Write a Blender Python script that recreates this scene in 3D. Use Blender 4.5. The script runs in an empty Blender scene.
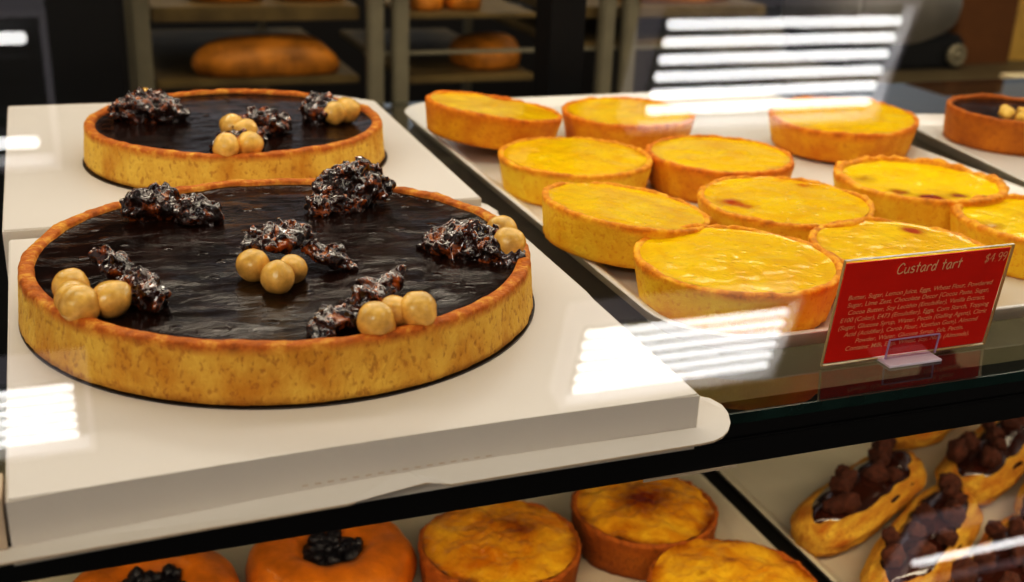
import bpy, bmesh, math, random
from mathutils import Vector, Matrix, noise, Euler

C = bpy.context.scene.collection
PI = math.pi
Z0 = 1.0            # height of the upper glass shelf above the shop floor; everything below is written relative to the shelf


def lin(r, g, b):
    def f(c):
        c /= 255.0
        return c / 12.92 if c <= 0.04045 else ((c + 0.055) / 1.055) ** 2.4
    return (f(r), f(g), f(b), 1.0)


# ------------------------------------------------------------------ materials
def new_mat(name):
    m = bpy.data.materials.new(name)
    m.use_nodes = True
    nt = m.node_tree
    return m, nt, nt.nodes, nt.links, nt.nodes['Principled BSDF']


def coords(nt, scale=(1, 1, 1), rnd=True):
    """object coordinates, shifted by a random amount for each object"""
    tc = nt.nodes.new('ShaderNodeTexCoord')
    mp = nt.nodes.new('ShaderNodeMapping')
    mp.inputs['Scale'].default_value = scale
    nt.links.new(tc.outputs['Object'], mp.inputs['Vector'])
    if rnd:
        oi = nt.nodes.new('ShaderNodeObjectInfo')
        ml = nt.nodes.new('ShaderNodeMath'); ml.operation = 'MULTIPLY'; ml.inputs[1].default_value = 37.0
        nt.links.new(oi.outputs['Random'], ml.inputs[0])
        cb = nt.nodes.new('ShaderNodeCombineXYZ')
        for i in range(3):
            nt.links.new(ml.outputs[0], cb.inputs[i])
        nt.links.new(cb.outputs[0], mp.inputs['Location'])
    return mp.outputs['Vector']


def noise_node(nt, vec, scale, detail=4, rough=0.55, dist=0.0):
    n = nt.nodes.new('ShaderNodeTexNoise')
    n.inputs['Scale'].default_value = scale
    n.inputs['Detail'].default_value = detail
    n.inputs['Roughness'].default_value = rough
    n.inputs['Distortion'].default_value = dist
    nt.links.new(vec, n.inputs['Vector'])
    return n.outputs['Fac']


def ramp(nt, fac, stops):
    r = nt.nodes.new('ShaderNodeValToRGB')
    e = r.color_ramp.elements
    while len(e) < len(stops):
        e.new(0.5)
    for k, (p, c) in enumerate(stops):
        e[k].position = p
        e[k].color = c
    nt.links.new(fac, r.inputs['Fac'])
    return r.outputs['Color']


def mix(nt, fac, a, b):
    m = nt.nodes.new('ShaderNodeMix'); m.data_type = 'RGBA'
    for sock, v in ((m.inputs[0], fac), (m.inputs[6], a), (m.inputs[7], b)):
        if hasattr(v, 'is_linked') or hasattr(v, 'node'):
            nt.links.new(v, sock)
        else:
            sock.default_value = v
    return m.outputs[2]


def bump(nt, p, h, strength=0.3, dist=0.001):
    b = nt.nodes.new('ShaderNodeBump')
    b.inputs['Strength'].default_value = strength
    b.inputs['Distance'].default_value = dist
    nt.links.new(h, b.inputs['Height'])
    nt.links.new(b.outputs['Normal'], p.inputs['Normal'])
    return b


def plain(name, col, rough=0.5, metal=0.0, spec=0.5, var=0.12, scale=60, bmp=0.0, coat=0.0):
    """a surface whose colour wanders a little with a procedural noise"""
    m, nt, N, L, p = new_mat(name)
    v = coords(nt)
    f = noise_node(nt, v, scale, 5)
    lo = tuple(c * (1 - var) for c in col[:3]) + (1,)
    hi = tuple(min(1, c * (1 + var)) for c in col[:3]) + (1,)
    L.new(ramp(nt, f, [(0.3, lo), (0.7, hi)]), p.inputs['Base Color'])
    p.inputs['Roughness'].default_value = rough
    p.inputs['Metallic'].default_value = metal
    p.inputs['Specular IOR Level'].default_value = spec
    p.inputs['Coat Weight'].default_value = coat
    p.inputs['Coat Roughness'].default_value = 0.08
    if bmp:
        bump(nt, p, noise_node(nt, v, scale * 5, 4), bmp, 0.001)
    return m


def crust_mat(name, h, side_lo, side_hi, rim, foot, rough=0.62, pits=0.5, top_start=0.78, coat=0.0, vscale=(1, 1, 1)):
    """baked shortcrust: pale pitted side, browner rim and foot"""
    m, nt, N, L, p = new_mat(name)
    tc = N.new('ShaderNodeTexCoord')
    sp = N.new('ShaderNodeSeparateXYZ')
    L.new(tc.outputs['Object'], sp.inputs[0])
    v = coords(nt, vscale)
    n1 = noise_node(nt, v, 45, 5, 0.6)
    n2 = noise_node(nt, v, 420, 3, 0.6)
    side = ramp(nt, n1, [(0.32, side_lo), (0.62, side_hi)])
    pit = N.new('ShaderNodeMapRange')
    pit.inputs[1].default_value = 0.36; pit.inputs[2].default_value = 0.44
    pit.inputs[3].default_value = 0.45; pit.inputs[4].default_value = 0.0
    L.new(n2, pit.inputs[0])
    side = mix(nt, pit.outputs[0], side, foot)
    # height along the wall, wobbling
    hz = N.new('ShaderNodeMath'); hz.operation = 'DIVIDE'; hz.inputs[1].default_value = h
    L.new(sp.outputs['Z'], hz.inputs[0])
    wb = N.new('ShaderNodeMath'); wb.operation = 'MULTIPLY_ADD'; wb.inputs[1].default_value = 0.34
    L.new(n1, wb.inputs[0]); L.new(hz.outputs[0], wb.inputs[2])
    t = N.new('ShaderNodeMapRange')
    t.inputs[1].default_value = top_start + 0.12; t.inputs[2].default_value = 1.13
    L.new(wb.outputs[0], t.inputs[0])
    dark_rim = tuple(c * 0.62 for c in rim[:3]) + (1,)
    lite_rim = tuple(min(1, a * 0.55 + b * 0.6) for a, b in zip(rim[:3], side_hi[:3])) + (1,)
    n5 = noise_node(nt, v, 120, 5, 0.7)
    col = mix(nt, t.outputs[0], side, ramp(nt, n5, [(0.34, dark_rim), (0.5, rim), (0.68, lite_rim)]))
    b = N.new('ShaderNodeMapRange')
    b.inputs[1].default_value = 0.13; b.inputs[2].default_value = 0.34
    b.inputs[3].default_value = 0.55; b.inputs[4].default_value = 0.0
    L.new(wb.outputs[0], b.inputs[0])
    col = mix(nt, b.outputs[0], col, foot)
    L.new(col, p.inputs['Base Color'])
    p.inputs['Roughness'].default_value = rough
    p.inputs['Specular IOR Level'].default_value = 0.35
    p.inputs['Coat Weight'].default_value = coat
    p.inputs['Coat Roughness'].default_value = 0.2
    p.inputs['Subsurface Weight'].default_value = 0.0
    add = N.new('ShaderNodeMath'); add.operation = 'ADD'
    L.new(n1, add.inputs[0]); L.new(n2, add.inputs[1])
    bump(nt, p, add.outputs[0], pits, 0.0016)
    return m


def custard_mat(name, base, light, brown, coat=0.5, bmp=0.55):
    """glazed custard; the mesh attribute 'scorch' says where the oven browned it"""
    m, nt, N, L, p = new_mat(name)
    v = coords(nt)
    n1 = noise_node(nt, v, 38, 5, 0.6, 0.6)
    n2 = noise_node(nt, v, 160, 4, 0.6)
    col = ramp(nt, n1, [(0.3, base), (0.68, light)])
    n6 = noise_node(nt, v, 330, 4, 0.7)
    sk = N.new('ShaderNodeMapRange')
    sk.inputs[1].default_value = 0.56; sk.inputs[2].default_value = 0.72
    sk.inputs[3].default_value = 0.0; sk.inputs[4].default_value = 0.45
    L.new(n6, sk.inputs[0])
    col = mix(nt, sk.outputs[0], col, tuple(c * 0.55 for c in base[:3]) + (1,))
    at = N.new('ShaderNodeAttribute'); at.attribute_name = 'scorch'
    ml = N.new('ShaderNodeMath'); ml.operation = 'MULTIPLY_ADD'; ml.inputs[1].default_value = 0.7
    L.new(n2, ml.inputs[0]); L.new(at.outputs['Fac'], ml.inputs[2])
    mr = N.new('ShaderNodeMapRange')
    mr.inputs[1].default_value = 0.52; mr.inputs[2].default_value = 1.25
    L.new(ml.outputs[0], mr.inputs[0])
    col = mix(nt, mr.outputs[0], col, brown)
    L.new(col, p.inputs['Base Color'])
    p.inputs['Roughness'].default_value = 0.2
    p.inputs['Specular IOR Level'].default_value = 0.2
    p.inputs['Coat Weight'].default_value = coat
    p.inputs['Coat Roughness'].default_value = 0.06
    n3 = noise_node(nt, v, 75, 3, 0.5, 0.4)
    vo = N.new('ShaderNodeTexVoronoi'); vo.inputs['Scale'].default_value = 140
    L.new(v, vo.inputs['Vector'])
    mv = N.new('ShaderNodeMapRange')
    mv.inputs[1].default_value = 0.0; mv.inputs[2].default_value = 0.28
    mv.inputs[3].default_value = 0.35; mv.inputs[4].default_value = 0.0
    L.new(vo.outputs['Distance'], mv.inputs[0])
    add = N.new('ShaderNodeMath'); add.operation = 'ADD'
    L.new(n3, add.inputs[0]); L.new(mv.outputs[0], add.inputs[1])
    bump(nt, p, add.outputs[0], bmp, 0.0016)
    return m


def choc_mat(name):
    """dark glazed ganache, swept with a palette knife"""
    m, nt, N, L, p = new_mat(name)
    v = coords(nt, (1, 2.2, 1), rnd=False)
    w = coords(nt)
    n1 = noise_node(nt, v, 30, 6, 0.62, 1.4)
    n4 = noise_node(nt, w, 22, 3, 0.5)
    L.new(ramp(nt, n1, [(0.34, lin(14, 5, 2)), (0.62, lin(32, 12, 5)), (0.8, lin(58, 26, 9))]), p.inputs['Base Color'])
    p.inputs['Roughness'].default_value = 0.13
    p.inputs['Specular IOR Level'].default_value = 0.25
    vo = N.new('ShaderNodeTexVoronoi'); vo.inputs['Scale'].default_value = 75
    L.new(w, vo.inputs['Vector'])
    mv = N.new('ShaderNodeMapRange')
    mv.inputs[1].default_value = 0.0; mv.inputs[2].default_value = 0.20
    mv.inputs[3].default_value = 0.9; mv.inputs[4].default_value = 0.0
    L.new(vo.outputs['Distance'], mv.inputs[0])
    a = N.new('ShaderNodeMath'); a.operation = 'MULTIPLY_ADD'; a.inputs[1].default_value = 0.75
    L.new(n1, a.inputs[0]); L.new(mv.outputs[0], a.inputs[2])
    a2 = N.new('ShaderNodeMath'); a2.operation = 'MULTIPLY_ADD'; a2.inputs[1].default_value = 1.3
    L.new(n4, a2.inputs[0]); L.new(a.outputs[0], a2.inputs[2])
    bump(nt, p, a2.outputs[0], 0.6, 0.0016)
    return m


def pane_mat(name, tint, k=1.0, ior=1.5):
    """a sheet of glass: what is behind it shows through, and it mirrors by Fresnel"""
    m = bpy.data.materials.new(name); m.use_nodes = True
    nt = m.node_tree; N = nt.nodes; L = nt.links
    N.clear()
    out = N.new('ShaderNodeOutputMaterial')
    tr = N.new('ShaderNodeBsdfTransparent'); tr.inputs[0].default_value = tint
    gl = N.new('ShaderNodeBsdfGlossy'); gl.inputs['Roughness'].default_value = 0.0
    gl.inputs['Color'].default_value = (1, 1, 1, 1)
    ge = N.new('ShaderNodeNewGeometry')
    dt = N.new('ShaderNodeVectorMath'); dt.operation = 'DOT_PRODUCT'
    L.new(ge.outputs['Incoming'], dt.inputs[0]); L.new(ge.outputs['Normal'], dt.inputs[1])
    ab = N.new('ShaderNodeMath'); ab.operation = 'ABSOLUTE'; L.new(dt.outputs['Value'], ab.inputs[0])
    om = N.new('ShaderNodeMath'); om.operation = 'SUBTRACT'; om.inputs[0].default_value = 1.0; L.new(ab.outputs[0], om.inputs[1])
    pw = N.new('ShaderNodeMath'); pw.operation = 'POWER'; pw.inputs[1].default_value = 5.0; L.new(om.outputs[0], pw.inputs[0])
    f0 = ((ior - 1) / (ior + 1)) ** 2
    fr = N.new('ShaderNodeMath'); fr.operation = 'MULTIPLY_ADD'; fr.inputs[1].default_value = 1 - f0; fr.inputs[2].default_value = f0
    L.new(pw.outputs[0], fr.inputs[0])
    ml = N.new('ShaderNodeMath'); ml.operation = 'MULTIPLY'; ml.inputs[1].default_value = k
    ml.use_clamp = True
    L.new(fr.outputs[0], ml.inputs[0])
    mx = N.new('ShaderNodeMixShader')
    L.new(ml.outputs[0], mx.inputs[0]); L.new(tr.outputs[0], mx.inputs[1]); L.new(gl.outputs[0], mx.inputs[2])
    L.new(mx.outputs[0], out.inputs[0])
    return m


def emit_mat(name, col, strength):
    m, nt, N, L, p = new_mat(name)
    p.inputs['Base Color'].default_value = (0.8, 0.8, 0.8, 1)
    p.inputs['Emission Color'].default_value = col
    p.inputs['Emission Strength'].default_value = strength
    return m


M = {}
M['tart_crust'] = crust_mat('tart_crust', 0.0238, lin(202, 138, 38), lin(238, 190, 84), lin(190, 104, 20), lin(140, 74, 16), pits=0.9, top_start=0.86, vscale=(1, 1, 0.65))
M['custard_crust'] = crust_mat('custard_crust', 0.0248, lin(232, 168, 20), lin(246, 202, 56), lin(226, 138, 14), lin(214, 128, 18), pits=0.45, top_start=0.86)
M['custard_crust_brown'] = crust_mat('custard_crust_brown', 0.0248, lin(212, 128, 10), lin(236, 168, 30), lin(218, 120, 8), lin(186, 94, 10), pits=0.45, top_start=0.76)
M['nut_crust'] = crust_mat('nut_crust', 0.0285, lin(156, 88, 10), lin(192, 116, 18), lin(180, 98, 10), lin(120, 56, 10), pits=0.5)
M['baked_crust'] = crust_mat('baked_crust', 0.03, lin(146, 76, 14), lin(186, 108, 24), lin(176, 96, 20), lin(96, 44, 8), pits=0.8, top_start=0.6)
M['custard'] = custard_mat('custard', lin(228, 164, 0), lin(246, 200, 2), lin(170, 66, 2), coat=0.08, bmp=0.75)
M['custard_bright'] = custard_mat('custard_bright', lin(240, 182, 0), lin(255, 214, 4), lin(136, 46, 4), coat=0.08, bmp=0.75)
M['baked_top'] = custard_mat('baked_top', lin(206, 120, 10), lin(246, 186, 48), lin(126, 46, 4), coat=0.1, bmp=0.9)
M['ganache'] = choc_mat('ganache')
M['glaze'] = plain('praline_glaze', lin(30, 10, 5), 0.08, 0, 0.55, 0.5, 220, 0.4, 0.2)
m_, nt_, N_, L_, p_ = new_mat('praline')
v_ = coords(nt_)
L_.new(ramp(nt_, noise_node(nt_, v_, 150, 5, 0.65, 0.4), [(0.40, lin(24, 8, 3)), (0.54, lin(58, 22, 6)), (0.66, lin(158, 78, 16))]), p_.inputs['Base Color'])
p_.inputs['Roughness'].default_value = 0.1
p_.inputs['Specular IOR Level'].default_value = 0.5
p_.inputs['Coat Weight'].default_value = 1.0
p_.inputs['Coat Roughness'].default_value = 0.05
bump(nt_, p_, noise_node(nt_, v_, 420, 3, 0.6), 0.25, 0.001)
M['praline'] = m_
M['hazelnut'] = plain('hazelnut', lin(224, 172, 86), 0.26, 0, 0.5, 0.28, 190, 0.15, 0.25)
M['nut_piece'] = plain('nut_piece', lin(238, 190, 96), 0.45, 0, 0.4, 0.2, 200, 0.2)
M['card_white'] = plain('white_card', lin(212, 203, 192), 0.42, 0, 0.4, 0.02, 12, 0.03)
M['card_inside'] = plain('card_edge', lin(196, 176, 152), 0.7, 0, 0.3, 0.06, 40)
M['board'] = plain('dark_board', lin(30, 18, 10), 0.35, 0, 0.5, 0.2, 60)
M['tray'] = plain('white_tray', lin(214, 208, 198), 0.28, 0, 0.5, 0.03, 20, 0, 0.2)
M['lower_tray'] = plain('cream_tray', lin(216, 204, 180), 0.35, 0, 0.5, 0.05, 20, 0, 0.1)
M['rail'] = plain('black_metal', lin(14, 11, 10), 0.42, 0, 0.4, 0.2, 30)
M['frame'] = plain('black_frame', lin(9, 8, 8), 0.5, 0, 0.3, 0.2, 30)
M['deck'] = plain('dark_deck', lin(44, 40, 34), 0.4, 0, 0.4, 0.2, 20)
M['red_card'] = plain('red_card', lin(238, 40, 18), 0.5, 0, 0.3, 0.05, 60)
M['ink'] = plain('pale_ink', lin(250, 206, 160), 0.6, 0, 0.3, 0.05, 60)
M['ink_small'] = plain('small_ink', lin(255, 186, 140), 0.6, 0, 0.3, 0.05, 60)
M['sleeve'] = pane_mat('clear_sleeve', (0.93, 0.92, 0.89, 1), 1.0)
M['sleeve_edge'] = plain('sleeve_edge', lin(166, 146, 108), 0.25, 0, 0.6, 0.1, 80)
M['clip'] = plain('frosted_clip', lin(216, 206, 216), 0.25, 0, 0.6, 0.05, 60)
M['clip_clear'] = pane_mat('clear_clip', (0.86, 0.82, 0.9, 1), 1.6)
M['pane'] = pane_mat('front_pane', (0.97, 0.97, 0.96, 1), 1.9)
M['shelf_glass'] = pane_mat('shelf_glass', (0.40, 0.41, 0.36, 1), 1.6)
M['glass_edge'] = plain('glass_edge', lin(24, 46, 40), 0.12, 0, 0.6, 0.25, 60)
M['choux'] = crust_mat('choux', 0.05, lin(196, 116, 16), lin(244, 190, 70), lin(232, 164, 44), lin(140, 70, 12), pits=1.0, vscale=(0.5, 2.4, 2.4))
M['eclair_glaze'] = plain('eclair_glaze', lin(62, 24, 10), 0.12, 0, 0.6, 0.35, 80, 0.15, 0.6)
M['cookie'] = plain('cookie_chunk', lin(92, 50, 30), 0.7, 0, 0.3, 0.45, 300, 0.9)
M['bun'] = plain('bun_pastry', lin(206, 118, 18), 0.42, 0, 0.4, 0.3, 60, 0.5, 0.15)
M['berry'] = plain('berry', lin(24, 16, 20), 0.3, 0, 0.5, 0.4, 200, 0.6, 0.2)
M['loaf'] = plain('loaf', lin(204, 134, 40), 0.5, 0, 0.4, 0.5, 24, 0.4)
M['rack_metal'] = plain('rack_metal', lin(150, 142, 118), 0.45, 0.35, 0.5, 0.1, 30)
M['rack_tray'] = plain('rack_tray', lin(124, 104, 62), 0.5, 0.2, 0.5, 0.25, 24)
M['machine'] = plain('machine_metal', lin(170, 166, 158), 0.4, 0.2, 0.5, 0.1, 20)
M['machine_dark'] = plain('machine_dark', lin(38, 38, 38), 0.5, 0, 0.4, 0.15, 30)
M['brown'] = plain('brown_box', lin(116, 76, 38), 0.7, 0, 0.3, 0.12, 20)
M['cream'] = plain('cream_tub', lin(214, 196, 160), 0.6, 0, 0.3, 0.06, 30)
M['counter'] = plain('counter', lin(92, 80, 56), 0.5, 0, 0.4, 0.15, 20)
M['shop_wall'] = plain('kitchen_wall', lin(38, 30, 22), 0.8, 0, 0.2, 0.3, 6)
m_, nt_, N_, L_, p_ = new_mat('kitchen_wall_sheen_band')
tc_ = N_.new('ShaderNodeTexCoord'); sp_ = N_.new('ShaderNodeSeparateXYZ'); L_.new(tc_.outputs['Object'], sp_.inputs[0])
mr_ = N_.new('ShaderNodeMapRange'); mr_.inputs[1].default_value = -1.05; mr_.inputs[2].default_value = 1.62
L_.new(sp_.outputs['Z'], mr_.inputs[0])
L_.new(ramp(nt_, mr_.outputs[0], [(0.0, lin(30, 24, 18)), (0.455, lin(34, 28, 22)), (0.48, lin(176, 186, 200)), (0.60, lin(176, 186, 200)), (0.66, lin(40, 36, 32))]), p_.inputs['Base Color'])  # pale band added as an unseen reflector, for sheen on the far tart
p_.inputs['Roughness'].default_value = 0.5
M['shop_wall'] = m_
M['shop_floor'] = plain('shop_floor', lin(60, 52, 44), 0.6, 0, 0.3, 0.2, 8)
M['shop_ceiling'] = plain('shop_ceiling', lin(34, 34, 36), 0.9, 0, 0.1, 0.1, 8)
M['fixture'] = plain('fixture_body', lin(26, 28, 34), 0.6, 0, 0.4, 0.05, 20)
M['frame_glow'] = emit_mat('frame_glow', lin(230, 222, 236), 0.7)  # slight glow imitates tube light falling on the frame
M['tube'] = emit_mat('tube_glow', (1.0, 0.985, 0.97, 1), 14.0)
M['dead_tube'] = plain('dead_tube', lin(16, 16, 18), 0.6, 0, 0.4, 0.1, 20)

# -------------------------------------------------------------------- helpers
def obj(name, bm, mats, parent=None, smooth=True):
    me = bpy.data.meshes.new(name)
    bm.normal_update()
    bm.to_mesh(me); bm.free()
    if not isinstance(mats, (list, tuple)):
        mats = [mats]
    for m in mats:
        me.materials.append(m)
    for p in me.polygons:
        p.use_smooth = smooth
    o = bpy.data.objects.new(name, me)
    C.objects.link(o)
    if parent is not None:
        o.parent = parent
    return o


def tag(o, label, cat, group=None):
    o['label'] = label; o['category'] = cat
    if group:
        o['group'] = group
    return o


def thing(name, label, cat, loc=(0, 0, 0), rot=(0, 0, 0), group=None):
    o = bpy.data.objects.new(name, None)
    o.empty_display_size = 0.02
    C.objects.link(o)
    o.location = loc; o.rotation_euler = rot
    return tag(o, label, cat, group)


def add_box(bm, x0, x1, y0, y1, z0, z1, bev=0.0, mat=0, mtx=None):
    vs = [bm.verts.new((x, y, z)) for x in (x0, x1) for y in (y0, y1) for z in (z0, z1)]
    q = [(0, 1, 3, 2), (4, 6, 7, 5), (0, 4, 5, 1), (2, 3, 7, 6), (0, 2, 6, 4), (1, 5, 7, 3)]
    fs = [bm.faces.new([vs[i] for i in f]) for f in q]
    for f in fs:
        f.material_index = mat
    if bev:
        es = list({e for f in fs for e in f.edges})
        r = bmesh.ops.bevel(bm, geom=es, offset=bev, segments=2, affect='EDGES')
        for f in r['faces']:
            f.material_index = mat
        vs = list({v for f in r['faces'] for v in f.verts} | {v for v in vs if v.is_valid})
    if mtx is not None:
        bmesh.ops.transform(bm, matrix=mtx, verts=vs)
    return vs


def box_obj(name, dims, m, parent=None, bev=0.0):
    bm = bmesh.new()
    add_box(bm, *dims, bev=bev)
    return obj(name, bm, m, parent, smooth=False)


def lathe(bm, prof, n, fn=None, mat=0):
    """prof: (r, z) from the bottom centre outwards and up; fn(r, z, a, i) -> (dr, dz)"""
    rings = []
    for i, (r, z) in enumerate(prof):
        if r < 1e-6:
            rings.append([bm.verts.new((0, 0, z))])
            continue
        ring = []
        for k in range(n):
            a = 2 * PI * k / n
            dr, dz = fn(r, z, a, i) if fn else (0, 0)
            ring.append(bm.verts.new(((r + dr) * math.cos(a), (r + dr) * math.sin(a), z + dz)))
        rings.append(ring)
    for A, B in zip(rings, rings[1:]):
        for k in range(n):
            k2 = (k + 1) % n
            if len(A) == 1 and len(B) == 1:
                continue
            if len(A) == 1:
                f = bm.faces.new((A[0], B[k2], B[k]))
            elif len(B) == 1:
                f = bm.faces.new((A[k], A[k2], B[0]))
            else:
                f = bm.faces.new((A[k], A[k2], B[k2], B[k]))
            f.material_index = mat


def nz(*p):
    return noise.noise(Vector(p))


def blob(bm, c, rad, seed, sub=2, amp=0.25, freq=1.4, mat=0, rot=None, sx=(1, 1, 1), smooth=True):
    """an irregular lump"""
    r = bmesh.ops.create_icosphere(bm, subdivisions=sub, radius=1.0)
    vs = r['verts']
    R = (rot or Euler((0, 0, 0))).to_matrix()
    for v in vs:
        d = v.co.normalized()
        k = 1 + amp * nz(d.x * freq + seed, d.y * freq - seed * 0.7, d.z * freq + seed * 1.3) * 1.6
        q = Vector((d.x * sx[0], d.y * sx[1], d.z * sx[2])) * (k * rad)
        v.co = R @ q + Vector(c)
    for f in {f for v in vs for f in v.link_faces}:
        f.material_index = mat
        f.smooth = smooth
    return vs


# ----------------------------------------------------------------- tart parts
def crust(name, R, h, rim_w, m, parent, seed, n=200, wav=0.0006, taper=0.02, fill=0.005, rough=0.0003):
    Rb = R * (1 - taper)
    prof = [(0, 0), (Rb * 0.5, 0), (Rb - 0.0012, 0), (Rb, 0.0008)]
    N = 9
    for i in range(1, N):
        t = i / N
        prof.append((Rb + (R - Rb) * t, 0.0008 + (h - 0.0022) * t))
    prof += [(R, h - 0.0013), (R - 0.0004, h - 0.0005), (R - 0.0012, h), (R - rim_w * 0.5, h + 0.0002),
             (R - rim_w + 0.0008, h - 0.0001), (R - rim_w, h - 0.0009), (R - rim_w - 0.0004, h - fill),
             (R - rim_w - 0.0014, h - fill - 0.004), (0, h - fill - 0.005)]

    def fn(r, z, a, i):
        ca, sa = math.cos(a), math.sin(a)
        top = max(0.0, min(1.0, (z - h * 0.7) / (h * 0.3)))
        w = nz(ca * 2.2 + seed, sa * 2.2, seed) * wav * 1.6 + nz(ca * 9 + seed, sa * 9, 3.1) * wav
        f = nz(ca * 30 + seed, sa * 30, z * 600)
        if i <= 2:
            return (0, 0)
        if i <= N + 3:
            return (w * 0.8 + f * rough * 1.5, w * top * 1.1 + f * rough * top)
        return (w * 0.5 + f * rough, w * 1.1 * top + f * rough * 1.4)
    bm = bmesh.new()
    lathe(bm, prof, n, fn)
    return obj(name, bm, m, parent)


def filling(name, R, z, m, parent, seed, n=110, rings=26, amp=0.0005, edge=0.0006, dome=0.0, freq=60, scorch=(), edge_scorch=0.0, ripple=0.0):
    bm = bmesh.new()
    lay = bm.verts.layers.float.new('scorch')
    prof = [(R * (i / rings), z) for i in range(rings + 1)]

    def fn(r, zz, a, i):
        x, y = r * math.cos(a), r * math.sin(a)
        t = r / R
        d = nz(x * freq + seed, y * freq, seed) * amp + nz(x * freq * 3, y * freq * 3 + seed, 1.7) * amp * 0.5
        d += dome * (1 - t * t)
        d += edge * max(0, (t - 0.9) / 0.1) ** 2
        d += ripple * max(0, (t - 0.55) / 0.45) * nz(math.cos(a) * 4 + seed, math.sin(a) * 4, t * 5)
        return (0, d)
    lathe(bm, prof, n, fn)
    for v in bm.verts:
        s = 0.0
        r = math.hypot(v.co.x, v.co.y) / R
        s += edge_scorch * max(0, (r - 0.8) / 0.2) * (0.6 + 0.8 * nz(v.co.x * 50 + seed, v.co.y * 50, 0.4))
        for (px, py, rad, st) in scorch:
            d = math.hypot(v.co.x / R - px, v.co.y / R - py) / rad
            s += st * math.exp(-d * d)
        v[lay] = s
    return obj(name, bm, m, parent)


def hazelnut(parent, p, r, seed):
    bm = bmesh.new()
    rnd = random.Random(seed)
    rot = Euler((rnd.uniform(0, 6), rnd.uniform(0, 6), rnd.uniform(0, 6)))
    vs = blob(bm, (0, 0, 0), r, seed, 3, 0.05, 1.2, 0, None, (1, 0.97, 0.94))
    for v in vs:
        d = v.co.normalized()
        if d.z > 0.8:                                   # the small point of a nut
            v.co += Vector((0, 0, 1)) * r * 0.9 * (d.z - 0.8)
        a = math.atan2(d.y, d.x)
        v.co *= 1 + 0.012 * math.sin(a * 9 + seed)
    bmesh.ops.rotate(bm, verts=bm.verts, matrix=rot.to_matrix())
    bmesh.ops.translate(bm, verts=bm.verts, vec=Vector(p))
    return obj('hazelnut', bm, M['hazelnut'], parent)


def praline(parent, p, size, rot, seed, n=60, chunk=0.0026, name='praline_cluster'):
    """a heap of chopped nuts bound in dark caramel"""
    rnd = random.Random(seed)
    bm = bmesh.new()
    lx, ly, lz = size
    core = blob(bm, (0, 0, 0), 1.0, seed, 5, 0.20, 2.4, 0, None, (lx, ly, lz))
    for v in core:
        q = v.co
        v.co = q + q.normalized() * (0.0022 * nz(q.x * 190, q.y * 190 + seed, q.z * 190) + 0.0009 * nz(q.x * 520, q.y * 520 + seed, q.z * 520))
    pts = [v.co.copy() for v in core if v.co.z > -lz * 0.25]
    for f in bm.faces:
        c = f.calc_center_median()
        f.material_index = 0
    for k in range(int(n * 1.5)):
        q = rnd.choice(pts) * rnd.uniform(0.82, 0.97)
        s = chunk * rnd.uniform(0.6, 1.35)
        vs = blob(bm, q, s, rnd.uniform(0, 90), 2, 0.38, 1.6, 0,
                  Euler((rnd.uniform(0, 6), rnd.uniform(0, 6), rnd.uniform(0, 6))),
                  (1.4, rnd.uniform(0.7, 1.1), rnd.uniform(0.5, 0.9)))
    bmesh.ops.rotate(bm, verts=bm.verts, matrix=Euler(rot).to_matrix())
    bmesh.ops.translate(bm, verts=bm.verts, vec=Vector(p))
    o = obj(name, bm, [M['praline']], parent)
    md = o.modifiers.new('fuse', 'REMESH')
    md.mode = 'VOXEL'; md.voxel_size = 0.00065; md.use_smooth_shade = True
    sm = o.modifiers.new('soften', 'SMOOTH'); sm.factor = 0.5; sm.iterations = 1
    return o


# ------------------------------------------------------- the two nut gateaux
def chocolate_tart(label, x, y, z, R, clusters, nuts, seed, group=None):
    h = 0.0238
    t = thing('chocolate_tart', label, 'tart', (x, y, z))
    crust('crust', R, h, 0.0062, M['tart_crust'], t, seed, 320, 0.0007, -0.018, 0.0030)
    filling('chocolate_filling', R - 0.0058, h - 0.0032, M['ganache'], t, seed + 5, 170, 44, 0.0006, 0.0012, 0.0006, 48)
    for k, (cx, cy, cz, size, rot, n) in enumerate(clusters):
        praline(t, (cx - x, cy - y, h - 0.0035 + cz), size, rot, seed * 7 + k, n)
    for k, (nx, ny, r, up) in enumerate(nuts):
        hazelnut(t, (nx - x, ny - y, h - 0.0038 + r * up), r, seed * 11 + k)
    return t


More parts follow.
